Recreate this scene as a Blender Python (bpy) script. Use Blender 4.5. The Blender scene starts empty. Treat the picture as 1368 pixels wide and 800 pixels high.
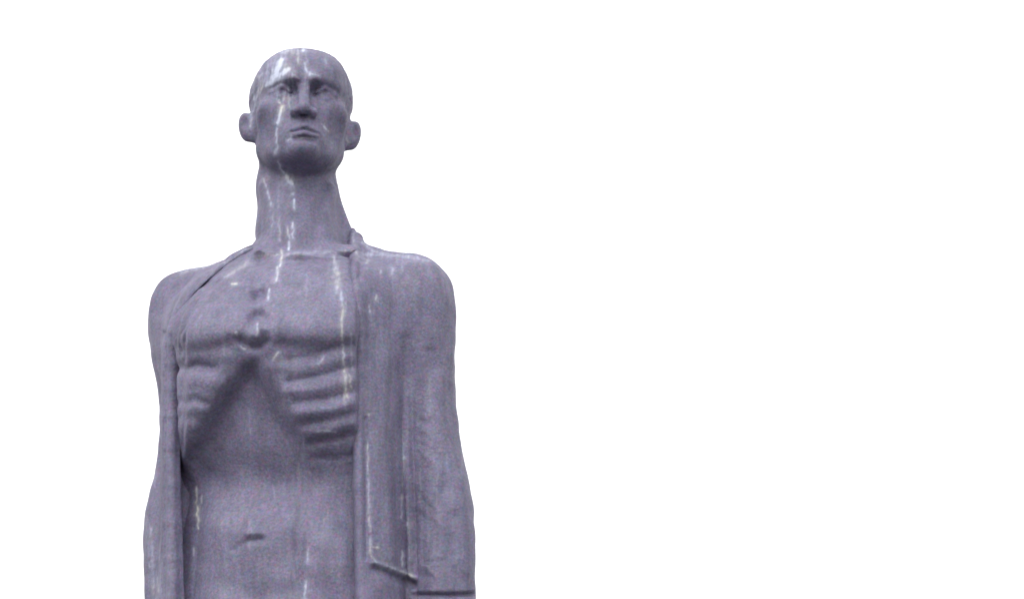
import bpy, math, random, time
import numpy as np
from mathutils import Vector, Matrix
T0 = time.time()
sc = bpy.context.scene
rad = math.radians

# ------------------------------------------------------------------ camera
K = 0.0025                 # metres per modelling unit (one unit is about one millimetre-and-a-half of a life-size man)
PITCH = rad(20.0)          # the photographer stands below and looks up
FOC = 4800.0
FW = np.array([0.0, math.cos(PITCH), math.sin(PITCH)])
UP = np.array([0.0, -math.sin(PITCH), math.cos(PITCH)])
def _ray(px, py):
    return FW + np.array([1.0, 0, 0]) * ((px - 684.0) / FOC) + UP * ((400.0 - py) / FOC)
_r = _ray(400.0, 340.0)
CAM = -_r / _r[1] * (FOC * FW[1])            # throat pit of the statue is the origin
ZOFF = 1.65 - CAM[2] * K                      # eye height of the photographer
cam = bpy.data.cameras.new('camera')
cam.sensor_width = 36.0
cam.lens = 36.0 * FOC / 1368.0
cam.clip_end = 5000
camo = bpy.data.objects.new('camera', cam)
sc.collection.objects.link(camo)
camo.location = (CAM[0] * K, CAM[1] * K, CAM[2] * K + ZOFF)
camo.rotation_euler = (rad(90) + PITCH, 0, 0)
sc.camera = camo

# ------------------------------------------------------------------ sky, sun, exposure
SUN_EL, SUN_AZ = rad(44), rad(-25)            # azimuth measured from behind the camera
w = bpy.data.worlds.new('World'); sc.world = w; w.use_nodes = True
nt = w.node_tree; nt.nodes.clear()
wo = nt.nodes.new('ShaderNodeOutputWorld'); bg = nt.nodes.new('ShaderNodeBackground')
sky = nt.nodes.new('ShaderNodeTexSky'); sky.sky_type = 'NISHITA'; sky.sun_disc = False
sky.sun_elevation = SUN_EL; sky.sun_rotation = rad(180) - SUN_AZ
sky.air_density = 1.6; sky.dust_density = 6.0; sky.ozone_density = 1.0
hs = nt.nodes.new('ShaderNodeHueSaturation'); hs.inputs['Saturation'].default_value = 0.12
nt.links.new(sky.outputs[0], hs.inputs['Color'])
# closed cloud layer over the whole sky, pale paving below the horizon
cm = nt.nodes.new('ShaderNodeMix'); cm.data_type = 'RGBA'; cm.inputs[0].default_value = 0.75
nt.links.new(hs.outputs[0], cm.inputs[6]); cm.inputs[7].default_value = (6.1, 6.1, 6.1, 1)
tc = nt.nodes.new('ShaderNodeTexCoord'); sx = nt.nodes.new('ShaderNodeSeparateXYZ')
nt.links.new(tc.outputs['Generated'], sx.inputs[0])
mr = nt.nodes.new('ShaderNodeMapRange'); mr.inputs[1].default_value = -0.02; mr.inputs[2].default_value = 0.01
nt.links.new(sx.outputs['Z'], mr.inputs[0])
gm = nt.nodes.new('ShaderNodeMix'); gm.data_type = 'RGBA'
nt.links.new(mr.outputs[0], gm.inputs[0]); gm.inputs[6].default_value = (1.25, 1.22, 1.18, 1); nt.links.new(cm.outputs[2], gm.inputs[7])
nt.links.new(gm.outputs[2], bg.inputs['Color'])
bg.inputs['Strength'].default_value = 0.12
nt.links.new(bg.outputs[0], wo.inputs[0])
sun = bpy.data.lights.new('sun', 'SUN'); sun.energy = 0.5; sun.angle = rad(60); sun.color = (1.0, 0.97, 0.93)
suno = bpy.data.objects.new('sun', sun); sc.collection.objects.link(suno)
sd = Vector((math.sin(SUN_AZ) * math.cos(SUN_EL), -math.cos(SUN_AZ) * math.cos(SUN_EL), math.sin(SUN_EL)))
suno.rotation_euler = sd.to_track_quat('Z', 'Y').to_euler()
suno.location = (0, 0, 12)
sc.view_settings.view_transform = 'Standard'
sc.view_settings.look = 'None'
sc.view_settings.exposure = 1.55
sc.view_settings.gamma = 1.0
sc.cycles.filter_width = 2.0

# ------------------------------------------------------------------ mapping helpers (modelling units; p = towards the viewer)
def pos(px, py, p):
    r = _ray(px, py)
    t = (-p - CAM[1]) / r[1]
    q = CAM + r * t
    return np.array([q[0], p, q[2]])
def project(x, p, z):
    vx = x - CAM[0]; vy = -p - CAM[1]; vz = z - CAM[2]
    d = vy * FW[1] + vz * FW[2]
    return 684.0 + FOC * vx / d, 400.0 - FOC * (vy * UP[1] + vz * UP[2]) / d

def smin(a, b, k):
    h = np.maximum(k - np.abs(a - b), 0.0) / k
    return np.minimum(a, b) - h * h * k * 0.25
def smax(a, b, k): return -smin(-a, -b, k)
def sstep(a, b, x):
    t = np.clip((x - a) / (b - a), 0, 1)
    return t * t * (3 - 2 * t)
def ell(X, Y, Z, c, r):
    x = (X - c[0]) / r[0]; y = (Y - c[1]) / r[1]; z = (Z - c[2]) / r[2]
    k0 = np.sqrt(x * x + y * y + z * z) + 1e-9
    k1 = np.sqrt((x / r[0]) ** 2 + (y / r[1]) ** 2 + (z / r[2]) ** 2) + 1e-9
    return k0 * (k0 - 1) / k1
def cone(X, Y, Z, a, b, ra, rb):
    ba = np.array(b, float) - np.array(a, float)
    t = ((X - a[0]) * ba[0] + (Y - a[1]) * ba[1] + (Z - a[2]) * ba[2]) / float(ba @ ba)
    t = np.clip(t, 0, 1)
    dx = X - a[0] - t * ba[0]; dy = Y - a[1] - t * ba[1]; dz = Z - a[2] - t * ba[2]
    return np.sqrt(dx * dx + dy * dy + dz * dz) - (ra + (rb - ra) * t)
def chain(X, Y, Z, pts, k=6):
    d = None
    for (a, ra), (b, rb) in zip(pts[:-1], pts[1:]):
        e = cone(X, Y, Z, a, b, ra, rb)
        d = e if d is None else smin(d, e, k)
    return d

# ------------------------------------------------------------------ surface nets
def polygonise(f, lo, hi, h, soft, s=6):
    lo = np.array(lo, float)
    n = np.ceil((np.array(hi, float) - lo) / h / s).astype(int) * s
    nb = n // s
    cx = [lo[i] + (np.arange(nb[i]) * s + (s - 1) / 2) * h for i in range(3)]
    G = np.meshgrid(*cx, indexing='ij')
    cf = f(*[g.ravel().astype(np.float32) for g in G]).reshape(nb)
    D = np.repeat(np.repeat(np.repeat(cf.astype(np.float32), s, 0), s, 1), s, 2)
    act = np.argwhere(np.abs(cf) < s * h * 1.8)
    o = np.arange(s); O = np.stack(np.meshgrid(o, o, o, indexing='ij'), -1).reshape(-1, 3)
    for i in range(0, len(act), 3000):
        idx = (act[i:i + 3000, None, :] * s + O[None]).reshape(-1, 3)
        P = (lo + idx * h).astype(np.float32)
        D[idx[:, 0], idx[:, 1], idx[:, 2]] = f(P[:, 0], P[:, 1], P[:, 2])
    ins = D < 0
    c = [ins[dx:n[0] - 1 + dx, dy:n[1] - 1 + dy, dz:n[2] - 1 + dz] for dx in (0, 1) for dy in (0, 1) for dz in (0, 1)]
    cnt = sum(a.astype(np.uint8) for a in c)
    cells = np.argwhere((cnt > 0) & (cnt < 8))
    vid = np.full(n - 1, -1, np.int32); vid[cells[:, 0], cells[:, 1], cells[:, 2]] = np.arange(len(cells))
    acc = np.zeros((len(cells), 3)); num = np.zeros(len(cells))
    corners = [(dx, dy, dz) for dx in (0, 1) for dy in (0, 1) for dz in (0, 1)]
    cv = {q: D[cells[:, 0] + q[0], cells[:, 1] + q[1], cells[:, 2] + q[2]] for q in corners}
    for q in corners:
        for ax in range(3):
            if q[ax] == 0:
                r = list(q); r[ax] = 1; r = tuple(r)
                a, b = cv[q], cv[r]
                m = (a < 0) != (b < 0)
                t = np.where(m, a / np.where(a == b, 1, a - b), 0)
                pt = np.tile(np.array(q, float), (len(cells), 1)); pt[:, ax] = t
                acc[m] += pt[m]; num[m] += 1
    V = lo + (cells + acc / num[:, None]) * h
    quads = []
    for ax in range(3):
        u, v = (ax + 1) % 3, (ax + 2) % 3
        sl0 = [slice(None)] * 3; sl1 = [slice(None)] * 3
        sl0[ax] = slice(0, -1); sl1[ax] = slice(1, None)
        ch = ins[tuple(sl0)] != ins[tuple(sl1)]
        e = np.argwhere(ch)
        e = e[(e[:, u] > 0) & (e[:, v] > 0) & (e[:, u] < n[u] - 1) & (e[:, v] < n[v] - 1)]
        flip = ins[e[:, 0], e[:, 1], e[:, 2]]
        q = []
        for du, dv in ((1, 1), (0, 1), (0, 0), (1, 0)):
            g = e.copy(); g[:, u] -= du; g[:, v] -= dv
            q.append(vid[g[:, 0], g[:, 1], g[:, 2]])
        q = np.stack(q, 1)
        q[~flip] = q[~flip][:, ::-1]
        quads.append(q)
    F = np.concatenate(quads); F = F[(F >= 0).all(1)]
    E = np.concatenate([F[:, [0, 1]], F[:, [1, 2]], F[:, [2, 3]], F[:, [3, 0]]])
    dg = np.bincount(E.ravel(), minlength=len(V)).astype(float)
    def relax(V, n):
        for _ in range(n):
            A = np.stack([np.bincount(E[:, 0], V[E[:, 1], i], len(V)) + np.bincount(E[:, 1], V[E[:, 0], i], len(V)) for i in range(3)], 1)
            V = V + 0.5 * (A / dg[:, None] - V)
        return V
    # pull the vertices onto the surface
    for _ in range(2):
        X, Y, Z = (V[:, i].astype(np.float32) for i in range(3))
        d0 = f(X, Y, Z); e = 0.4
        g = np.stack([f(X + e, Y, Z) - d0, f(X, Y + e, Z) - d0, f(X, Y, Z + e) - d0], 1) / e
        gl = np.maximum((g * g).sum(1), 0.25)
        st = np.clip(d0 / gl, -h, h)
        V -= g * (0.8 * st)[:, None]
    V = relax(V, soft)
    return V, F
def normals(V, F):
    a = V[F[:, 2]] - V[F[:, 0]]; b = V[F[:, 3]] - V[F[:, 1]]
    fn = np.cross(a, b)
    N = np.zeros_like(V)
    for j in range(4):
        for i in range(3):
            N[:, i] += np.bincount(F[:, j], fn[:, i], len(V))
    return N / (np.linalg.norm(N, axis=1)[:, None] + 1e-12), fn

# ------------------------------------------------------------------ relief painting on a front elevation (1 unit raster)
GX0, GY0, GW, GH = 170, 40, 490, 920
gx, gy = np.meshgrid(np.arange(GW) + GX0, np.arange(GH) + GY0)
gx = gx.astype(np.float32); gy = gy.astype(np.float32)
def seg_dist(pts, width=None):
    """distance to a polyline, and the interpolated width"""
    best = np.full(gx.shape, 1e9, np.float32); wd = np.ones_like(best)
    n = len(pts)
    for i in range(n - 1):
        a = pts[i]; b = pts[i + 1]
        vx, vy = b[0] - a[0], b[1] - a[1]; L = vx * vx + vy * vy + 1e-9
        t = np.clip(((gx - a[0]) * vx + (gy - a[1]) * vy) / L, 0, 1)
        d = np.hypot(gx - a[0] - t * vx, gy - a[1] - t * vy)
        m = d < best
        best = np.where(m, d, best)
        if width is not None:
            ww = width[i] + (width[i + 1] - width[i]) * t
            wd = np.where(m, ww, wd)
    return best, wd
def stroke(H, pts, wdt, amp, fade=0.0):
    n = len(pts)
    if fade:
        ys = [q[1] for q in pts]
        H += amp * np.exp(-(seg_dist(pts, [wdt] * n)[0] / wdt) ** 2) * sstep(min(ys), min(ys) + fade, gy)
        return
    if isinstance(wdt, (int, float)): wdt = [wdt] * n
    d, ww = seg_dist(pts, wdt)
    a = amp
    H += a * np.exp(-(d / ww) ** 2)
def poly_sd(pts):
    d, _ = seg_dist(list(pts) + [pts[0]])
    ins = np.zeros(gx.shape, bool)
    n = len(pts)
    for i in range(n):
        x1, y1 = pts[i]; x2, y2 = pts[(i + 1) % n]
        if y1 == y2: continue
        c = ((gy >= min(y1, y2)) & (gy < max(y1, y2)))
        xi = x1 + (gy - y1) * (x2 - x1) / (y2 - y1)
        ins ^= c & (gx < xi)
    return np.where(ins, -d, d)
def plate(pts, soft): return sstep(soft, -soft, poly_sd(pts))
def blur(A, n):
    for _ in range(n):
        A = (np.pad(A, ((1, 1), (0, 0)), 'edge')[:-2] + 2 * A + np.pad(A, ((1, 1), (0, 0)), 'edge')[2:]) / 4
        A = (np.pad(A, ((0, 0), (1, 1)), 'edge')[:, :-2] + 2 * A + np.pad(A, ((0, 0), (1, 1)), 'edge')[:, 2:]) / 4
    return A
def sample(H, px, py):
    u = np.clip(px - GX0, 0, GW - 1.001); v = np.clip(py - GY0, 0, GH - 1.001)
    i = u.astype(int); j = v.astype(int); fu = u - i; fv = v - j
    return (H[j, i] * (1 - fu) + H[j, i + 1] * fu) * (1 - fv) + (H[j + 1, i] * (1 - fu) + H[j + 1, i + 1] * fu) * fv
rng = np.random.default_rng(7)
def lumps(V, wl, n, seed):
    r = np.random.default_rng(seed); out = np.zeros(len(V))
    for _ in range(n):
        k = r.normal(size=3); k[2] *= 0.45; k /= np.linalg.norm(k); k *= 2 * math.pi / (wl * r.uniform(0.7, 1.5))
        out += np.sin(V @ k + r.uniform(0, 6.28))
    return out / math.sqrt(n)

# ------------------------------------------------------------------ the figure: implicit forms
AL = rad(22.0); CA, SA = math.cos(AL), math.sin(AL)      # chest turned to one side
TX = -5.0
def zf(py, p=105.0): return pos(400, py, p)[2]
def stack(X, Y, Z, prof, e=2.3):
    zs = np.array([zf(r[0]) for r in prof])[::-1]
    A = np.array([r[1] for r in prof], float)[::-1]; B = np.array([r[2] for r in prof], float)[::-1]
    off = np.array([r[3] if len(r) > 3 else 0.0 for r in prof], float)[::-1]
    Ai = np.interp(Z, zs, A); Bi = np.interp(Z, zs, B); Oi = np.interp(Z, zs, off)
    x = X - TX
    a = x * CA + Y * SA; b = -x * SA + Y * CA - Oi
    q = (np.abs(a / Ai) ** e + np.abs(b / Bi) ** e + 1e-9) ** (1 / e)
    d = (q - 1) * np.minimum(Ai, Bi)
    top = (Z - zs[-1]); bot = zs[0] - Z
    return smax(smax(d, top, 12), bot, 4)
def smooth_prof(p):
    ys = np.array([r[0] for r in p], float); yy = np.arange(ys[0], ys[-1] + 1, 10.0)
    cols = []
    for c in range(1, len(p[0])):
        v = np.interp(yy, ys, [r[c] for r in p])
        for _ in range(6): v[1:-1] = (v[:-2] + 2 * v[1:-1] + v[2:]) / 4
        cols.append(v)
    return [tuple([y] + [c[i] for c in cols]) for i, y in enumerate(yy)]
BODY_PROF = smooth_prof([(318, 72, 62, -10), (332, 124, 90, -6), (352, 146, 107, -2), (390, 153, 117, 0), (440, 155, 121, 0), (500, 154, 117, 0),
             (560, 152, 110, 0), (610, 158, 94, 0), (655, 160, 84, 0), (700, 160, 92, 0), (750, 160, 99, 0), (800, 160, 104, 0), (930, 162, 104, 0)])
COAT_PROF = smooth_prof([(326, 112, 88, -8), (346, 152, 120, -4), (380, 174, 131, 0), (440, 177, 134, 0), (500, 176, 133, 0),
             (560, 174, 130, 0), (640, 172, 124, 0), (720, 173, 122, 0), (800, 177, 124, 0), (930, 185, 138, 0)])
TH = rad(5.0); YAW = rad(6.0); ROLL = rad(1.0)
HO = pos(402, 156, 4)
def head_local(X, Y, Z):
    x = X - HO[0]; p = Y - HO[1]; z = Z - HO[2]
    zl = p * math.cos(TH) + z * math.sin(TH); yl = -p * math.sin(TH) + z * math.cos(TH)
    x, zl = x * math.cos(YAW) - zl * math.sin(YAW), x * math.sin(YAW) + zl * math.cos(YAW)
    return x, yl, zl
def head(X, Y, Z):
    x, y, z = head_local(X, Y, Z)
    ax = np.abs(x)
    d = ell(x, y, z, (0, 27, -8), (70, 66, 90))
    d = smin(d, ell(ax, y, z, (22, 30, 40), (34, 38, 40)), 14)
    d = smin(d, ell(x, y, z, (0, -30, 24), (59, 66, 54)), 12)
    d = smin(d, ell(x, y, z, (0, -12, -14), (69, 46, 50)), 10)
    d = smin(d, cone(ax, y, z, (42, -56, 4), (9, -85, 64), 14, 13), 16)
    d = smin(d, ell(ax, y, z, (41, -54, -6), (15, 22, 24)), 14)
    d = smin(d, ell(x, y, z, (0, -72, 26), (44, 21, 48)), 14)
    d = smin(d, ell(ax, y, z, (41, -21, 46), (17, 14, 19)), 20)          # cheekbone
    d = smax(d, -ell(ax, y, z, (60, -54, 72), (9, 22, 19)), 24)         # hollow cheek
    d = smin(d, ell(x, y, z, (0, -60, 62), (29, 24, 23)), 10)            # muzzle
    d = smin(d, ell(x, y, z, (2, -85, 71), (18, 12, 14)), 8)             # chin
    d = smin(d, cone(ax, y, z, (9, 13, 78), (42, 14, 62), 8.5, 7.5), 11)  # brow
    d = smax(d, -ell(ax, y, z, (29, 0, 83), (20, 11, 20.5)), 7)          # socket
    d = smax(d, -ell(ax, y, z, (16, 2, 81), (9.5, 9, 17)), 6)
    e = ell(ax, y, z, (30, -1, 56), (14, 12.5, 14))
    lid = smin(cone(ax, y, z, (17, 2, 67), (29, 7.5, 71), 2.2, 2.8), cone(ax, y, z, (29, 7.5, 71), (44, 0.5, 63), 2.8, 2.4), 2)
    low = smin(cone(ax, y, z, (18, -4, 66), (30, -9, 69), 1.8, 2.2), cone(ax, y, z, (30, -9, 69), (43, -3, 62), 2.2, 1.8), 2)
    d = smin(smin(d, e, 2), smin(lid, low, 1.5), 3.5)
    d = smax(d, -ell(ax, y, z, (29, -0.5, 71), (4.4, 4.4, 3.0)), 1.5)
    n = cone(x, y, z, (0, 6, 75), (0, -35, 92), 7.0, 8.5)                # nose
    n = smin(n, ell(ax, y, z, (12.2, -38, 84), (7, 7, 9)), 6)
    d = smin(d, n, 6)
    d = smax(d, -ell(ax, y, z, (7, -47, 91), (4, 5, 5)), 3)
    d = smax(d, -cone(ax, y, z, (21, -36, 79), (31, -60, 72), 2.4, 2.2), 6)   # nasolabial crease
    ax = np.abs(x - 2)
    lip = cone(ax, y, z, (0, -59.5, 84), (18, -63.5, 76), 6.5, 3.5)
    lip = smin(lip, cone(ax, y, z, (0, -72, 86), (16, -69.5, 77), 6.4, 3.8), 2)
    d = smin(d, lip, 4)
    d = smax(d, -cone(ax, y, z, (0, -65.8, 89.5), (18, -66.5, 80), 2.6, 1.2), 2.5)
    d = smax(d, -cone(ax, y, z, (0, -77.5, 88), (14, -77, 81), 2.6, 2.0), 5)
    d = smax(d, -cone(x, y, z, (0, -49, 89), (0, -56, 90), 1.5, 2.0), 4)
    # ears
    ax = np.abs(x)
    ex = ax - 68 - (z + 8) * -0.25 - (y + 18) * 0.16
    ye = y; y = y + np.where(x > 0, 6.0, 1.0).astype(np.float32)
    ear = ell(ex, y, z, (4, -13, -12), (9.5, 21, 14))
    ear = smin(ear, ell(ex, y, z, (-1, -29, -6), (6.5, 9, 8)), 8)
    ear = smax(ear, -ell(ex, y, z, (9, -12, 3), (5, 12, 9)), 3)
    d = smin(d, ear, 8)
    return d
NECK = [(pos(397, 205, -38), 50), (pos(396, 250, -29), 53), (pos(398, 310, -12), 55), (pos(401, 345, 0), 57), (pos(402, 430, 10), 52)]
def neck(X, Y, Z):
    d = chain(X, Y, Z, NECK, 12)
    d = smin(d, cone(X, Y, Z, pos(436, 255, -20), pos(462, 320, -18), 12, 14), 14)
    d = smin(d, cone(X, Y, Z, pos(356, 250, 8), pos(388, 338, 48), 9, 8), 12)
    d = smin(d, cone(X, Y, Z, pos(441, 255, 6), pos(412, 338, 48), 9, 8), 12)
    return d
def body(X, Y, Z):
    d = stack(X, Y, Z, BODY_PROF)
    t = neck(X, Y, Z)
    tr = smin(cone(X, Y, Z, pos(372, 350, -26), pos(280, 392, -36), 18, 34), cone(X, Y, Z, pos(420, 328, -28), pos(520, 384, 10), 26, 32), 10)
    tr = smin(tr, cone(X, Y, Z, pos(345, 362, 10), pos(288, 398, -8), 32, 36), 20)
    d = smin(smin(d, tr, 40), t, 16)
    d = smin(d, smin(cone(X, Y, Z, pos(404, 348, 48), pos(472, 343, 40), 12, 15), cone(X, Y, Z, pos(396, 348, 48), pos(332, 356, 22), 12, 13), 8), 18)
    hz = Z > pos(400, 300, 0)[2]
    if hz.any():
        hd = head(X[hz], Y[hz], Z[hz])
        d = d.copy(); d[hz] = smin(d[hz], hd, 11)
    return d

# coat
ARM_L = [(pos(254, 414, -62), 42), (pos(250, 450, -66), 44.5), (pos(256, 540, -70), 39), (pos(250, 630, -66), 37), (pos(237, 700, -56), 40), (pos(239, 800, -48), 40), (pos(241, 930, -44), 40)]
ARM_R = [(pos(545, 400, 46), 49), (pos(553, 440, 48), 50), (pos(561, 530, 50), 42), (pos(571, 610, 56), 41), (pos(587, 690, 62), 41), (pos(589, 800, 68), 41), (pos(589, 930, 70), 41)]
def spline(ch, n=3):
    P = np.array([list(c) + [r_] for c, r_ in ch]); out = []
    Q = np.vstack([2 * P[0] - P[1], P, 2 * P[-1] - P[-2]])
    for i in range(1, len(Q) - 2):
        for t in np.arange(n) / n:
            a, b, c, d = Q[i - 1], Q[i], Q[i + 1], Q[i + 2]
            out.append(0.5 * (2 * b + (c - a) * t + (2 * a - 5 * b + 4 * c - d) * t * t + (3 * b - a - 3 * c + d) * t ** 3))
    out.append(P[-1])
    return [(q[:3], q[3]) for q in out]
ARM_L = spline(ARM_L); ARM_R = spline(ARM_R)
def arm_l(X, Y, Z): return chain(X, Y, Z, ARM_L, 16)
def arm_r(X, Y, Z): return chain(X, Y, Z, ARM_R, 16)
COLLAR = [(pos(322, 350, 14), 7), (pos(334, 338, -16), 8), (pos(350, 326, -60), 9), (pos(400, 308, -84), 11), (pos(448, 308, -58), 11), (pos(466, 311, -22), 9), (pos(475, 320, 6), 9), (pos(479, 334, 36), 8), (pos(480, 352, 66), 7)]
def collar(X, Y, Z): return chain(X, Y, Z, COLLAR, 6)
XL = np.array([(300, 348), (325, 340), (338, 322), (350, 303), (390, 264), (425, 240), (445, 230), (460, 214), (600, 206), (700, 206), (800, 206), (950, 206)], float)
XI = np.array([(300, 900), (425, 900), (435, 262), (455, 244), (560, 240), (640, 240), (800, 247), (950, 252)], float)
XR = np.array([(300, 462), (340, 469), (400, 470), (500, 471), (650, 473), (800, 478), (950, 482)], float)
PC = np.array([(300, -40), (360, -25), (400, 8), (430, 38), (470, 46), (560, 42), (700, 40), (800, 40), (950, 40)], float)
RP = np.array([(300, 0), (330, 5), (350, 25), (400, 80), (440, 118), (950, 122)], float)
def surf(px, py):
    ps = np.arange(190.0, -60.0, -1.0)
    q = np.array([pos(px, py, p_) for p_ in ps]).astype(np.float32)
    d = body(q[:, 0], q[:, 1], q[:, 2])
    k = np.argmax(d < 0)
    return ps[k] if (d < 0).any() else 0.0
def edge_path(pts):
    out = []
    for x, y, r_, p_ in pts:
        if p_ is None: p_ = surf(x, y) + float(sample(HB, np.array([x]), np.array([y]))[0]) - 1.5
        out.append((pos(x, y, p_), r_ * 0.85))
    return spline(out, 2)
def coat_outer(X, Y, Z):
    d = stack(X, Y, Z, COAT_PROF, 2.4)
    yk = cone(X, Y, Z, pos(332, 355, -22), pos(251, 408, -60), 19, 43)
    yk = smin(yk, cone(X, Y, Z, pos(482, 346, 4), pos(547, 392, 46), 21, 48), 14)
    d = smin(d, yk, 16)
    bk = smin(cone(X, Y, Z, pos(326, 358, -40), pos(380, 350, -84), 20, 24), cone(X, Y, Z, pos(380, 350, -84), pos(482, 350, -10), 24, 20), 10)
    d = smin(d, bk, 14)
    a = np.minimum(arm_l(X, Y, Z), arm_r(X, Y, Z))
    kk = 3.0 + 32.0 * sstep(zf(520), zf(420), Z)
    d = smin(d, a, kk)
    d = smin(d, collar(X, Y, Z), 6)
    bot = zf(925) - Z
    return smax(d, bot, 4)
def coat(X, Y, Z):
    d = coat_outer(X, Y, Z)
    px, py = project(X, Y, Z)
    cl = np.interp(py, XL[:, 0], XL[:, 1]) - px
    cr = (px + 0.22 * np.minimum(Y - np.interp(py, RP[:, 0], RP[:, 1]), 0)) - np.interp(py, XR[:, 0], XR[:, 1])
    cp = np.interp(py, PC[:, 0], PC[:, 1]) - Y
    c = smax(smax(cl, cr, 4), cp, 4)
    ci = smax(np.interp(py, XI[:, 0], XI[:, 1]) - px, 8 - Y, 4)
    c = np.minimum(c, smax(smax(ci, cr, 4), px - 400, 4))
    d = smax(d, -c, 10)
    e = np.full(X.shape, 99.0, np.float32)
    m = (px > 190) & (px < 510) & (Y > -60)
    if m.any():
        x_, y_, z_ = X[m], Y[m], Z[m]
        e[m] = np.minimum(chain(x_, y_, z_, EDGE_L, 4), chain(x_, y_, z_, EDGE_R, 4))
    return smax(smin(d, e, 13), zf(925) - Z, 4)

# ------------------------------------------------------------------ relief of the bare chest
HB = np.zeros(gx.shape, np.float32)
RIBP = [(225, 300), (490, 300), (490, 640), (452, 640), (425, 634), (407, 612), (394, 578), (376, 545), (358, 512), (342, 487), (331, 492),
             (310, 523), (290, 552), (272, 582), (256, 606), (225, 640)]
rib = 0.55 * blur(plate(RIBP, 14), 12) + 0.62 * plate(RIBP, 34)
HB += 35 * rib * (1 - 0.9 * sstep(545, 640, gy) * sstep(360, 400, gx)) * sstep(345, 450, gy) * (1 - 0.55 * sstep(545, 640, gy) * sstep(330, 300, gx))
pecl = plate([(225, 430), (246, 466), (292, 458), (322, 450), (333, 430), (330, 390), (345, 340), (225, 340)], 9)
pecr = plate([(354, 340), (356, 440), (364, 454), (400, 458), (440, 461), (490, 452), (490, 340)], 9)
LPL = [(205, 300), (205, 440), (246, 466), (292, 458), (322, 450), (333, 430), (330, 390), (345, 300)]
LPR = [(354, 300), (356, 440), (364, 454), (400, 458), (440, 461), (520, 450), (520, 300)]
pecl = 0.45 * blur(plate(LPL, 9), 8) + 0.75 * plate(LPL, 30); pecr = 0.45 * blur(plate(LPR, 9), 8) + 0.75 * plate(LPR, 30)
HB += 14.5 * (pecl + pecr) * sstep(345, 445, gy)
# breastbone
stroke(HB, [(343, 376), (343, 440)], 9, -4)
stroke(HB, [(343, 397), (350, 393)], 7.5, -11)
stroke(HB, [(338, 410), (350, 408)], 6, 7)
stroke(HB, [(338, 425), (351, 424)], 6, -6.5)
stroke(HB, [(340, 446), (345, 438)], 10, 13)
stroke(HB, [(322, 455), (333, 464), (346, 464), (357, 456)], 4.5, -5.5)
# ribs
for pts, wd, am in [([(385, 480), (420, 474), (470, 458)], 5, -3.0), ([(386, 510), (428, 502), (472, 490)], 5, -6),
                    ([(396, 538), (440, 533), (474, 523)], 5.5, -6.5), ([(404, 567), (440, 561), (474, 552)], 5.5, -5.5),
                    ([(416, 592), (445, 588), (474, 580)], 5, -5), ([(420, 612), (450, 612), (474, 606)], 5, -3),
                    ([(360, 490), (400, 493), (470, 475)], 6, 3), ([(378, 524), (430, 518), (472, 507)], 6, 4),
                    ([(395, 553), (440, 548), (472, 538)], 6, 4), ([(408, 580), (440, 576), (472, 567)], 6, 3.5),
                    ([(243, 494), (265, 489), (285, 492)], 6, -9), ([(240, 478), (275, 474), (310, 478)], 7, 2.5), ([(240, 512), (270, 508), (292, 515)], 8, 3),
                    ([(240, 540), (262, 534), (278, 540)], 6, -6), ([(240, 562), (256, 556), (268, 562)], 7, -4)]:
    stroke(HB, pts, wd * 1.1, am * (0.68 if am < 0 else 0.65))
# belly
stroke(HB, [(336, 520), (336, 640)], 30, 5)
stroke(HB, [(300, 700), (345, 706), (400, 698)], 40, 11)
stroke(HB, [(285, 640), (336, 648), (385, 650)], 32, -12)
stroke(HB, [(345, 668), (385, 684), (400, 676)], 7, -2.5)
stroke(HB, [(336, 722), (349, 721)], 4.5, -4)
stroke(HB, [(312, 735), (322, 727), (336, 722)], 3.5, -1.8)
stroke(HB, [(330, 712), (352, 711)], 5, 2.5)
stroke(HB, [(440, 735), (440, 750)], 30, 10)
stroke(HB, [(382, 700), (392, 760), (404, 800), (410, 860)], 8, -4)
stroke(HB, [(300, 780), (345, 800), (390, 790)], 16, -5)
stroke(HB, [(262, 620), (262, 700), (258, 800), (256, 900)], 20, -9, 60)
# collar bones, neck pit
stroke(HB, [(345, 337), (372, 339), (398, 341), (430, 338), (472, 334)], 5.5, 6)
stroke(HB, [(348, 348), (372, 351), (398, 350), (430, 347), (472, 345)], 6, -4.5)
stroke(HB, [(345, 336), (312, 354), (285, 374)], 6, 3)
stroke(HB, [(320, 366), (300, 380), (282, 392)], 5, 2)
# neck cords and throat
stroke(HB, [(384, 250), (392, 300), (396, 330)], 10, 3.0)
stroke(HB, [(362, 255), (380, 330)], 8, -2.5)
stroke(HB, [(432, 255), (418, 330)], 8, -2.5)
# face: frown, brow bosses, cheek fold
stroke(HB, [(401, 98), (402, 112)], 3, -1.6)
stroke(HB, [(362, 92), (382, 96)], 10, 1.6); stroke(HB, [(424, 94), (446, 97)], 10, 1.6)
stroke(HB, [(352, 150), (356, 175), (366, 198)], 7, -2.0)
stroke(HB, [(452, 150), (448, 175), (438, 198)], 7, -2.0)
HB[gy > 300] *= (sstep(0, 16, gx - np.interp(gy, [300, 340, 350, 390, 425, 445, 470, 950], [300, 314, 294, 256, 237, 234, 234, 234])) * sstep(0, 10, 485 - gx))[gy > 300]
HB = blur(HB, 3)
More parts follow.
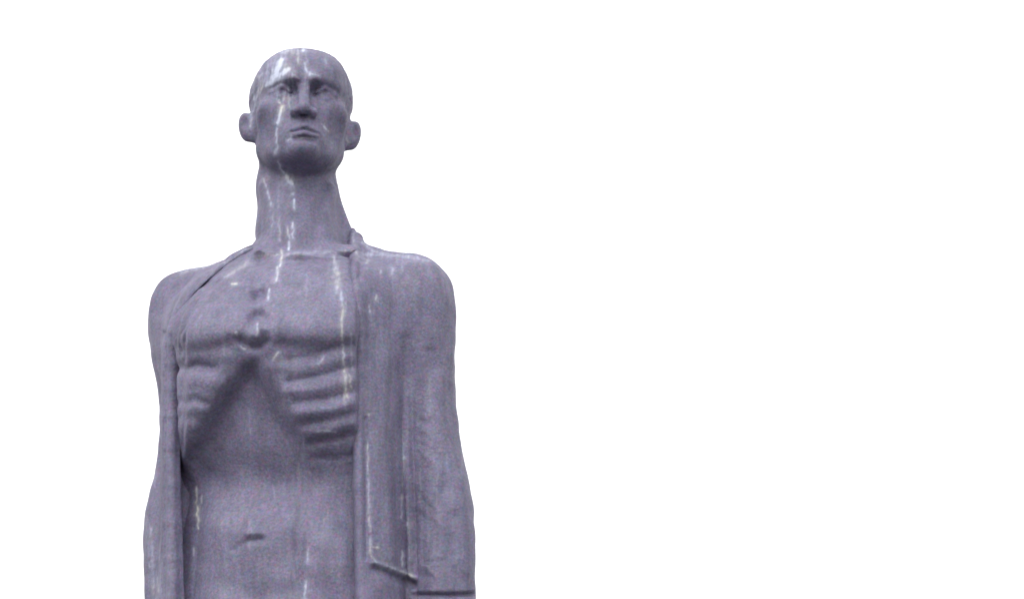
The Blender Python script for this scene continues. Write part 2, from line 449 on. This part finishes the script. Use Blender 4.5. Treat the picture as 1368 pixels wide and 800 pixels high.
# ------------------------------------------------------------------ relief of the coat
HC = np.zeros(gx.shape, np.float32)
lap_poly = [(494, 420), (493, 590), (495, 735), (501, 751), (550, 770), (547, 590), (546, 470)]
lap = plate(lap_poly, 2.2)
HC += 4.0 * lap * sstep(500, 720, gy)
stroke(HC, [(498, 752), (550, 772)], 3.0, 2.5)
stroke(HC, [(500, 760), (552, 782)], 6.0, -3.5)
stroke(HC, [(548, 400), (550, 470), (555, 560), (558, 640), (560, 720), (562, 800), (562, 900)], 13, -7, 200)
stroke(HC, [(550, 470), (550, 560), (552, 640), (554, 720), (556, 800), (558, 900)], 4.5, -4, 150)
stroke(HC, [(488, 560), (489, 745)], 3, -2.5)
stroke(HC, [(518, 480), (516, 600), (522, 740)], 12, 2.5)
stroke(HC, [(476, 345), (480, 420), (481, 560), (484, 800)], 6, 2.0)
stroke(HC, [(484, 318), (482, 345), (480, 370)], 3.5, -3)
stroke(HC, [(543, 452), (545, 500)], 9, -3)
stroke(HC, [(574, 470), (581, 490)], 8, -3.5)
stroke(HC, [(534, 380), (536, 430)], 12, -1.5)
stroke(HC, [(221, 445), (220, 560), (219, 700), (218, 880)], 3.0, -6)
stroke(HC, [(590, 655), (575, 690), (580, 730)], 9, -2.5)
stroke(HC, [(606, 690), (604, 740)], 8, -2.5)
stroke(HC, [(618, 640), (626, 700), (622, 760)], 10, 2)
stroke(HC, [(552, 794), (600, 795), (640, 793)], 3.0, -7)
for i in range(26):
    y = rng.uniform(550, 780); x = 553 + rng.uniform(0, 16) ; L = rng.uniform(8, 34)
    s = rng.uniform(-0.2, 1.3)
    stroke(HC, [(x, y), (x + L * 0.6, y + L * s * 0.5), (x + L, y + L * s)], rng.uniform(2.5, 4), rng.choice([-1, 1]) * rng.uniform(0.25, 0.75))
for i in range(7):
    y = 470 + i * 24 + rng.uniform(-8, 8); x = 196 + rng.uniform(0, 8)
    stroke(HC, [(x, y), (x + 16, y + rng.uniform(-8, 14))], 4, rng.choice([-1, 1]) * rng.uniform(0.3, 0.8))
HC = blur(HC, 1)

# ------------------------------------------------------------------ droppings, lime runs and painted light on tops and edges
def stains_lights(lst, gain=1.0):
    S = np.zeros(gx.shape, np.float32)
    for pts, wd, am in lst:
        n = len(pts)
        if not isinstance(wd, (list, tuple)): wd = [wd] * n
        d, ww = seg_dist(pts, [0.75 * q for q in wd])
        S = np.maximum(S, 1.1 * gain * am * np.exp(-(d / ww) ** 2))
    sy = gy + 6 * np.sin(gx * 0.21); nz = sum(np.sin(gx * a + gy * b + c) for a, b, c in ((0.9, 0.11, 1), (0.5, 0.23, 2.2), (1.6, 0.37, 0.4), (0.31, 0.71, 4.0)))
    return np.clip(S * (0.88 + 0.17 * nz), 0, 1.2)
def wobble(lst, amp=1.0):
    out = []
    for pts, wd, am in lst:
        n = len(pts); wl = list(wd) if isinstance(wd, (list, tuple)) else [wd] * n
        P = [pts[0]]; Wd = [wl[0] * 0.6]
        for i in range(n - 1):
            L = math.hypot(pts[i + 1][0] - pts[i][0], pts[i + 1][1] - pts[i][1]); m = max(2, int(L / 5))
            for j in range(1, m + 1):
                t = j / m
                P.append((pts[i][0] + (pts[i + 1][0] - pts[i][0]) * t + rng.normal() * amp * 0.8, pts[i][1] + (pts[i + 1][1] - pts[i][1]) * t + rng.normal() * amp * 0.5))
                Wd.append((wl[i] + (wl[i + 1] - wl[i]) * t) * rng.uniform(0.6, 1.25))
        out.append((P, Wd, am)); out.append((P, [q * 2.6 for q in Wd], am * 0.3))
    return out
def runs(n, x0, x1, y0, y1, l0, l1, am):
    out = []
    for _ in range(n):
        x = rng.uniform(x0, x1); y = rng.uniform(y0, y1); L = rng.uniform(l0, l1)
        out.append(([(x, y), (x + rng.normal() * 1.5, y + L)], rng.uniform(0.9, 2.0), am * rng.uniform(0.4, 1.0)))
    return out
ST_BODY = stains_lights(wobble(runs(20, 334, 396, 66, 130, 8, 34, 0.45) + runs(6, 400, 462, 66, 110, 8, 26, 0.35) + runs(5, 350, 396, 220, 330, 14, 50, 0.3) + runs(6, 440, 470, 340, 520, 14, 60, 0.3) + runs(14, 250, 470, 360, 760, 12, 40, 0.18) + [
    ([(376, 80), (370, 96), (366, 110)], 6.5, 1.5), ([(386, 92), (372, 104), (356, 113)], 5.5, 1.2), ([(364, 90), (362, 108)], 4, 0.8), ([(344, 84), (360, 72), (390, 67)], 6, 0.45),
    ([(404, 65), (406, 67)], 2.8, 1.2), ([(350, 78), (366, 70), (392, 66)], 5, 0.5), ([(398, 66), (398, 84)], 2.2, 0.6),  # the white dot is a highlight painted on the crown
    ([(407, 84), (410, 95), (414, 100)], 3, 0.7), ([(412, 98), (424, 101)], 2, 0.5), ([(435, 76), (436, 84)], 2.5, 0.35),
    ([(337, 150), (341, 136), (352, 113)], 2.2, 0.55), ([(350, 88), (347, 108)], 2, 0.6), ([(358, 84), (355, 100)], 2, 0.4),
    ([(339, 124), (339, 134)], 2.0, 0.5), ([(336, 152), (335, 170)], 2, 0.5), ([(343, 92), (340, 112)], 2, 0.4),
    ([(378, 142), (374, 152), (371, 164)], [2.6, 3.4, 2.0], 1.8), ([(373, 134), (373, 139)], 1.5, 0.6),
    ([(370, 172), (369, 190), (368, 204)], 2.2, 0.6), ([(384, 188), (389, 184)], 2.4, 1.0), ([(389, 183), (412, 184), (424, 187)], 1.2, 0.45),  # the thin stroke along the lower lip is a painted highlight
    ([(430, 166), (437, 174)], 2, 0.5), ([(463, 181), (464, 190)], 1.5, 0.5),
    ([(371, 216), (376, 226), (384, 238)], 2.2, 0.75), ([(382, 234), (390, 246)], 4.2, 1.3), ([(393, 248), (393, 258)], 2.6, 0.7),
    ([(352, 238), (358, 258), (362, 276)], 2.2, 0.5), ([(393, 266), (393, 280)], 2.0, 0.8),
    ([(391, 298), (390, 318)], 2.0, 0.8), ([(384, 302), (386, 318)], 2.0, 0.6), ([(386, 322), (385, 332)], 2.0, 0.9),
    ([(376, 334), (374, 356)], 2.4, 0.8), ([(371, 356), (369, 374)], 2.4, 0.8), ([(360, 386), (360, 400)], 1.6, 0.8),
    ([(309, 379), (316, 378)], 2.5, 0.8), ([(344, 432), (343, 448)], 1.6, 0.7), ([(316, 443), (317, 446)], 2, 0.7), ([(322, 462), (326, 466)], 2, 0.5),
    ([(446, 342), (449, 360), (452, 388)], [3, 7, 7], 0.42), ([(453, 366), (451, 388)], 4, 0.4), ([(456, 390), (457, 420), (457, 456)], [3.5, 3, 2.4], 0.5),
    ([(457, 458), (459, 480), (462, 505), (463, 530)], [2, 2.4, 4, 2], 0.55), ([(466, 500), (470, 520)], 3, 0.4),
    ([(364, 481), (373, 470)], 2.0, 0.6), ([(425, 486), (434, 476)], 2.4, 0.4), ([(424, 576), (438, 575), (448, 577)], 1.6, 0.5),
    ([(262, 650), (264, 676), (264, 706)], [1.6, 2.2, 1.6], 0.7), ([(258, 730), (258, 742)], 1.8, 0.6), ([(270, 662), (270, 670)], 1.6, 0.5),
    ([(412, 730), (409, 752)], 2.0, 0.5), ([(409, 776), (407, 805)], 2.6, 0.7),
    ([(346, 342), (398, 338), (470, 336)], 3.5, 0.25), ([(300, 370), (330, 352)], 4, 0.28),  # pale strokes paint the light on the collarbone ridges
]))
ST_COAT = stains_lights(wobble(runs(20, 476, 630, 345, 760, 14, 60, 0.16) + runs(9, 484, 590, 338, 356, 4, 16, 0.3) + runs(12, 194, 214, 600, 790, 10, 40, 0.3) + [
    ([(330, 331), (302, 352), (264, 391), (241, 426), (236, 460)], [2.4, 2.6, 2.6, 3, 3], 0.55), ([(236, 460), (231, 560), (229, 800)], [5, 7, 7], 0.08),  # light along the coat edge and its strip, painted in as pale colour
    ([(240, 364), (270, 356), (300, 350)], [5, 6, 3], 0.4), ([(300, 344), (322, 334)], 2, 0.3),  # first band paints sky light onto the shoulder top
    ([(472, 312), (473, 330), (478, 342)], 2.4, 0.5), ([(484, 324), (498, 335), (512, 340)], 4, 0.5),
    ([(486, 340), (530, 341), (575, 348)], 4, 0.45), ([(492, 345), (490, 352)], 3, 0.5), ([(525, 358), (524, 366)], 2.6, 0.7), ([(509, 361), (509, 365)], 1.8, 0.5),  # long band is painted sky light on the other shoulder; the rest are dabs
    ([(503, 394), (502, 400)], 1.8, 0.9), ([(493, 408), (494, 416)], 1.6, 0.8),
    ([(491, 590), (492, 660), (494, 710)], [0.9, 1.3, 1.2], 0.9), ([(495, 716), (495, 742)], 1.6, 1.0), ([(497, 730), (504, 731)], 1.6, 0.6),
    ([(496, 742), (502, 750), (528, 760), (552, 769)], [1.8, 2.0, 2.6, 2.8], 0.9), ([(537, 660), (536, 690)], 1.6, 0.6), ([(544, 697), (545, 701)], 2, 0.8),
    ([(537, 736), (538, 756)], 1.8, 0.9), ([(539, 590), (538, 650)], 0.9, 0.4), ([(538, 606), (539, 612)], 1.8, 0.7), ([(493, 553), (493, 556)], 1.6, 0.7),
    ([(202, 706), (204, 760), (205, 800)], 4, 0.35), ([(199, 752), (200, 757)], 2, 0.7), ([(210, 770), (212, 790)], 2, 0.4),
], 0.7), 0.75)
print('relief', time.time() - T0)

# ------------------------------------------------------------------ material
def patina(name):
    m = bpy.data.materials.new(name); m.use_nodes = True
    t = m.node_tree; N = t.nodes; N.clear(); L = t.links.new
    out = N.new('ShaderNodeOutputMaterial'); bs = N.new('ShaderNodeBsdfPrincipled')
    L(bs.outputs[0], out.inputs[0])
    co = N.new('ShaderNodeTexCoord')
    def noise(scale, detail=3, rough=0.6, stretch=None):
        n = N.new('ShaderNodeTexNoise'); n.inputs['Scale'].default_value = scale
        n.inputs['Detail'].default_value = detail; n.inputs['Roughness'].default_value = rough
        if stretch:
            mp = N.new('ShaderNodeMapping'); mp.inputs['Scale'].default_value = stretch
            L(co.outputs['Object'], mp.inputs[0]); L(mp.outputs[0], n.inputs['Vector'])
        else: L(co.outputs['Object'], n.inputs['Vector'])
        return n
    def ramp(src, stops):
        r = N.new('ShaderNodeValToRGB'); L(src, r.inputs[0])
        e = r.color_ramp.elements
        while len(e) > 1: e.remove(e[-1])
        e[0].position = stops[0][0]; e[0].color = stops[0][1]
        for p_, c_ in stops[1:]:
            q = e.new(p_); q.color = c_
        return r
    def mix(fac, a, b, mode='MIX'):
        x = N.new('ShaderNodeMix'); x.data_type = 'RGBA'; x.blend_type = mode
        for s, v in ((x.inputs[0], fac), (x.inputs[6], a), (x.inputs[7], b)):
            if hasattr(v, 'links'): L(v, s)
            else: s.default_value = v
        return x.outputs[2]
    def math_(op, a, b):
        x = N.new('ShaderNodeMath'); x.operation = op
        for s, v in ((x.inputs[0], a), (x.inputs[1], b)):
            if hasattr(v, 'links'): L(v, s)
            else: s.default_value = v
        return x.outputs[0]
    g = lambda v: (v, v, v, 1)
    base = ramp(noise(3.2, 5, 0.65).outputs[0], [(0.3, (0.072, 0.065, 0.112, 1)), (0.5, (0.091, 0.083, 0.138, 1)), (0.7, (0.115, 0.107, 0.166, 1))]).outputs[0]
    # streaks that the rain has drawn
    st = ramp(noise(1.0, 5, 0.7, (26, 26, 1.6)).outputs[0], [(0.28, g(0.62)), (0.5, g(1.0)), (0.75, g(1.3))]).outputs[0]
    base = mix(0.75, base, st, 'MULTIPLY')
    # mottled hue of the patina
    hue = noise(75, 2, 0.5)
    hc = ramp(hue.outputs[0], [(0.28, (0.70, 1.02, 1.02, 1)), (0.44, (0.95, 1.0, 0.99, 1)), (0.56, (1.02, 0.99, 1.02, 1)), (0.70, (1.36, 0.90, 1.10, 1))]).outputs[0]
    base = mix(0.8, base, hc, 'MULTIPLY')
    cn = noise(80, 4, 0.75)
    cc = mix(1.0, cn.outputs['Color'], (2.0, 2.0, 2.0, 1), 'MULTIPLY')
    base = mix(0.72, base, cc, 'MULTIPLY')
    gr = ramp(noise(135, 3, 0.7).outputs[0], [(0.30, g(0.62)), (0.5, g(1.0)), (0.70, g(1.38))]).outputs[0]
    base = mix(0.75, base, gr, 'MULTIPLY')
    # pits
    pt = ramp(noise(60, 3, 0.7).outputs[0], [(0.24, g(0.5)), (0.36, g(1.0))]).outputs[0]
    base = mix(0.7, base, pt, 'MULTIPLY')
    # lime and droppings, plus light painted pale on tops and edges
    at = N.new('ShaderNodeAttribute'); at.attribute_name = 'stain_light'
    br = ramp(noise(1.0, 4, 0.75, (70, 70, 22)).outputs[0], [(0.22, g(0.35)), (0.62, g(1.1))]).outputs[0]
    sf = N.new('ShaderNodeMath'); sf.operation = 'MULTIPLY'; sf.use_clamp = True
    L(at.outputs['Fac'], sf.inputs[0])
    bw = N.new('ShaderNodeRGBToBW'); L(br, bw.inputs[0]); L(bw.outputs[0], sf.inputs[1])
    warm = ramp(noise(9, 2, 0.5).outputs[0], [(0.48, (0.38, 0.41, 0.52, 1)), (0.66, (0.46, 0.46, 0.42, 1))]).outputs[0]
    col = mix(sf.outputs[0], base, warm)
    L(col, bs.inputs['Base Color'])
    bs.inputs['Roughness'].default_value = 0.68; bs.inputs['IOR'].default_value = 1.55
    bs.inputs['Specular IOR Level'].default_value = 0.45
    bp = N.new('ShaderNodeBump'); bp.inputs['Strength'].default_value = 0.5; bp.inputs['Distance'].default_value = 0.006
    hsum = math_('ADD', noise(110, 4, 0.65).outputs[0], math_('MULTIPLY', noise(1.0, 4, 0.6, (60, 60, 5)).outputs[0], 0.9))
    L(hsum, bp.inputs['Height']); L(bp.outputs[0], bs.inputs['Normal'])
    return m
MAT = patina('weathered_bronze_patina')

# ------------------------------------------------------------------ mesh output
def to_world(V): return np.stack([V[:, 0] * K, -V[:, 1] * K, V[:, 2] * K + ZOFF], 1)
BASE = Vector((TX * K, 0, zf(925) * K + ZOFF))
def build(name, V, F, N, S, parent):
    used = np.unique(F); mp = np.full(len(V), -1, np.int64); mp[used] = np.arange(len(used))
    Vw = to_world(V[used]); Nn = N[used] * np.array([1, -1, 1]); F2 = mp[F][:, ::-1]
    me = bpy.data.meshes.new(name)
    me.vertices.add(len(Vw)); me.vertices.foreach_set('co', Vw.astype(np.float32).ravel())
    me.loops.add(F2.size); me.loops.foreach_set('vertex_index', F2.astype(np.int32).ravel())
    me.polygons.add(len(F2)); me.polygons.foreach_set('loop_start', (np.arange(len(F2)) * 4).astype(np.int32))
    me.update(calc_edges=True)
    me.polygons.foreach_set('use_smooth', np.ones(len(F2), bool))
    at = me.attributes.new('stain_light', 'FLOAT', 'POINT'); at.data.foreach_set('value', S[used].astype(np.float32))
    me.normals_split_custom_set_from_vertices(Nn.astype(np.float32))
    me.materials.append(MAT); me.update()
    o = bpy.data.objects.new(name, me); sc.collection.objects.link(o)
    o.parent = parent
    if parent is root: o.matrix_parent_inverse = root.matrix_world.inverted()
    return o
root = bpy.data.objects.new('statue', None); root.location = BASE
root.empty_display_size = 0.2
sc.collection.objects.link(root)
root['label'] = 'weathered grey statue of a gaunt bare-chested man in a long open coat'
root['category'] = 'statue'
bpy.context.view_layer.update()

def finish(V, F, H, S, lump):
    N, _ = normals(V, F)
    px, py = project(V[:, 0], V[:, 1], V[:, 2])
    view = np.stack([np.zeros(len(V)), np.full(len(V), math.cos(PITCH)), np.full(len(V), -math.sin(PITCH))], 1)
    fac = (N * view).sum(1)
    wgt = sstep(0.05, 0.45, fac)
    # lumps of the hand-worked clay
    low = sstep(pos(400, 262, 0)[2], pos(400, 330, 0)[2], V[:, 2])
    lm = lumps(V, 34, 14, 3) * 0.9 * lump + lumps(V, 15, 14, 5) * 0.09 * lump
    h = sample(H, px, py) * wgt
    for _ in range(4):                      # a form pushed out must still stand where it was drawn
        W = V + N * h[:, None]
        qx, qy = project(W[:, 0], W[:, 1], W[:, 2])
        h = 0.4 * h + 0.6 * sample(H, qx, qy) * wgt
    V = V + N * (h + lm * (0.35 + 0.65 * low))[:, None]
    N, _ = normals(V, F)
    px, py = project(V[:, 0], V[:, 1], V[:, 2])
    fac = (N * view).sum(1)
    return V, N, sample(S, px, py) * sstep(0.0, 0.2, fac), px, py

x0, x1 = 180 - 400 - 20, 650 - 400 + 20
V, F = polygonise(body, (-178, -150, zf(930) - 6), (172, 178, pos(400, 40, 0)[2]), 1.3, 4)
print('body', len(V), time.time() - T0)
V, N, S, px, py = finish(V, F, HB, ST_BODY, 1.0)
body_o = build('body', V, F, N, S, root)
# cropped hair: a thin skin over the skull
hx, hy, hz = head_local(V[:, 0], V[:, 1], V[:, 2])
line = np.interp(np.abs(hx), [0, 30, 46, 54, 60, 66, 75], [80, 78, 62, 38, 30, 30, 30])     # hairline: highest z (forward) allowed for its height
hw = np.where(hy > 2, 1.0, 0.0)
front = np.interp(hy, [-40, -18, 2, 22, 40, 58, 70, 100], [-16, 12, 30, 42, 50, 56, 58, 58])
hd = np.minimum(front - hz, (hy + 30 + np.clip(-hz, 0, 60) * 0.4))
ear = (np.abs(hx) > 62) & (hy < 14)
hd = np.minimum(hd, np.maximum(63 - np.abs(hx), hy - 15))
hd = np.where((ear & (hy < 8)) | (V[:, 2] < pos(400, 250, 0)[2]), -9, hd)
sel = (hd[F] > -2).all(1)
off = -0.7 + 2.0 * sstep(-2, 7, hd)
off = off + (0.16 * np.sin(hx * 0.8 + np.sin(hz * 0.25) * 2.0) + 0.16 * np.sin(hz * 0.55 + np.sin(hx * 0.4 + hy * 0.3) * 2.0)) * sstep(0, 6, hd)
VH = V + N * off[:, None]
NH, _ = normals(VH, F[sel])
hair_o = build('hair', VH, F[sel], NH, S, root)
del V, F, VH

EDGE_L = edge_path([(336, 334, 5, None), (319, 342, 5, None), (301, 353, 5.5, None), (282, 371, 6, None), (262, 391, 6, 31), (246, 412, 6.5, 40), (236, 434, 7.5, 48),
                    (230, 462, 8.5, 50), (228, 520, 9, 46), (228, 600, 9, 43), (228, 700, 9.5, 42), (229, 800, 10, 42), (232, 928, 10, 42)])
EDGE_R = edge_path([(470, 326, 7, None), (474, 346, 7.5, None), (478, 375, 8, None), (479, 420, 8, None), (479, 470, 8.5, None), (480, 530, 8.5, None), (480, 600, 9, 112), (481, 700, 9, 110), (484, 800, 9, 112), (487, 928, 9, 114)])
print('edges', [(round(float(a[1])), round(float(b), 1)) for a, b in EDGE_L], [round(float(a[1])) for a, b in EDGE_R])
V, F = polygonise(coat, (-232, -150, zf(930) - 6), (250, 190, pos(400, 290, 0)[2]), 1.5, 5)
print('coat', len(V), time.time() - T0)
al = arm_l(V[:, 0], V[:, 1], V[:, 2]); ar = arm_r(V[:, 0], V[:, 1], V[:, 2])
tk = stack(V[:, 0], V[:, 1], V[:, 2], COAT_PROF, 2.4); co = collar(V[:, 0], V[:, 1], V[:, 2])
V, N, S, px, py = finish(V, F, HC, ST_COAT, 0.9)
zc = V[:, 2]
part = np.zeros(len(V), int)
lapd = sample(poly_sd([(470, 345), (546, 420), (547, 590), (552, 772), (501, 753), (470, 753)]), px, py)
front_ = V[:, 1] > 60
part[(lapd < 0) & front_ & (px < 549)] = 4
part[(px < 350) & (np.abs(V[:, 1] - np.interp(py, PC[:, 0], PC[:, 1])) < 6) & (py > 440) & (tk < al + 2) & (px > 218)] = 5
part[(al < tk - 1) & (py > 430)] = 1
part[(ar < tk - 1) & (py > 430)] = 2
part[(co < 3.0) & (py < 350)] = 3
fp = np.sort(part[F], 1)[:, 1]
coat_o = build('coat', V, F[fp == 0], N, S, root)
for k, nm in ((1, 'sleeve'), (2, 'sleeve'), (3, 'collar'), (4, 'lapel'), (5, 'edge_roll')):
    if (fp == k).any():
        o = build(nm, V, F[fp == k], N, S, coat_o)
print('done', time.time() - T0, [(o.name, len(o.data.polygons)) for o in sc.objects if o.type == 'MESH'])
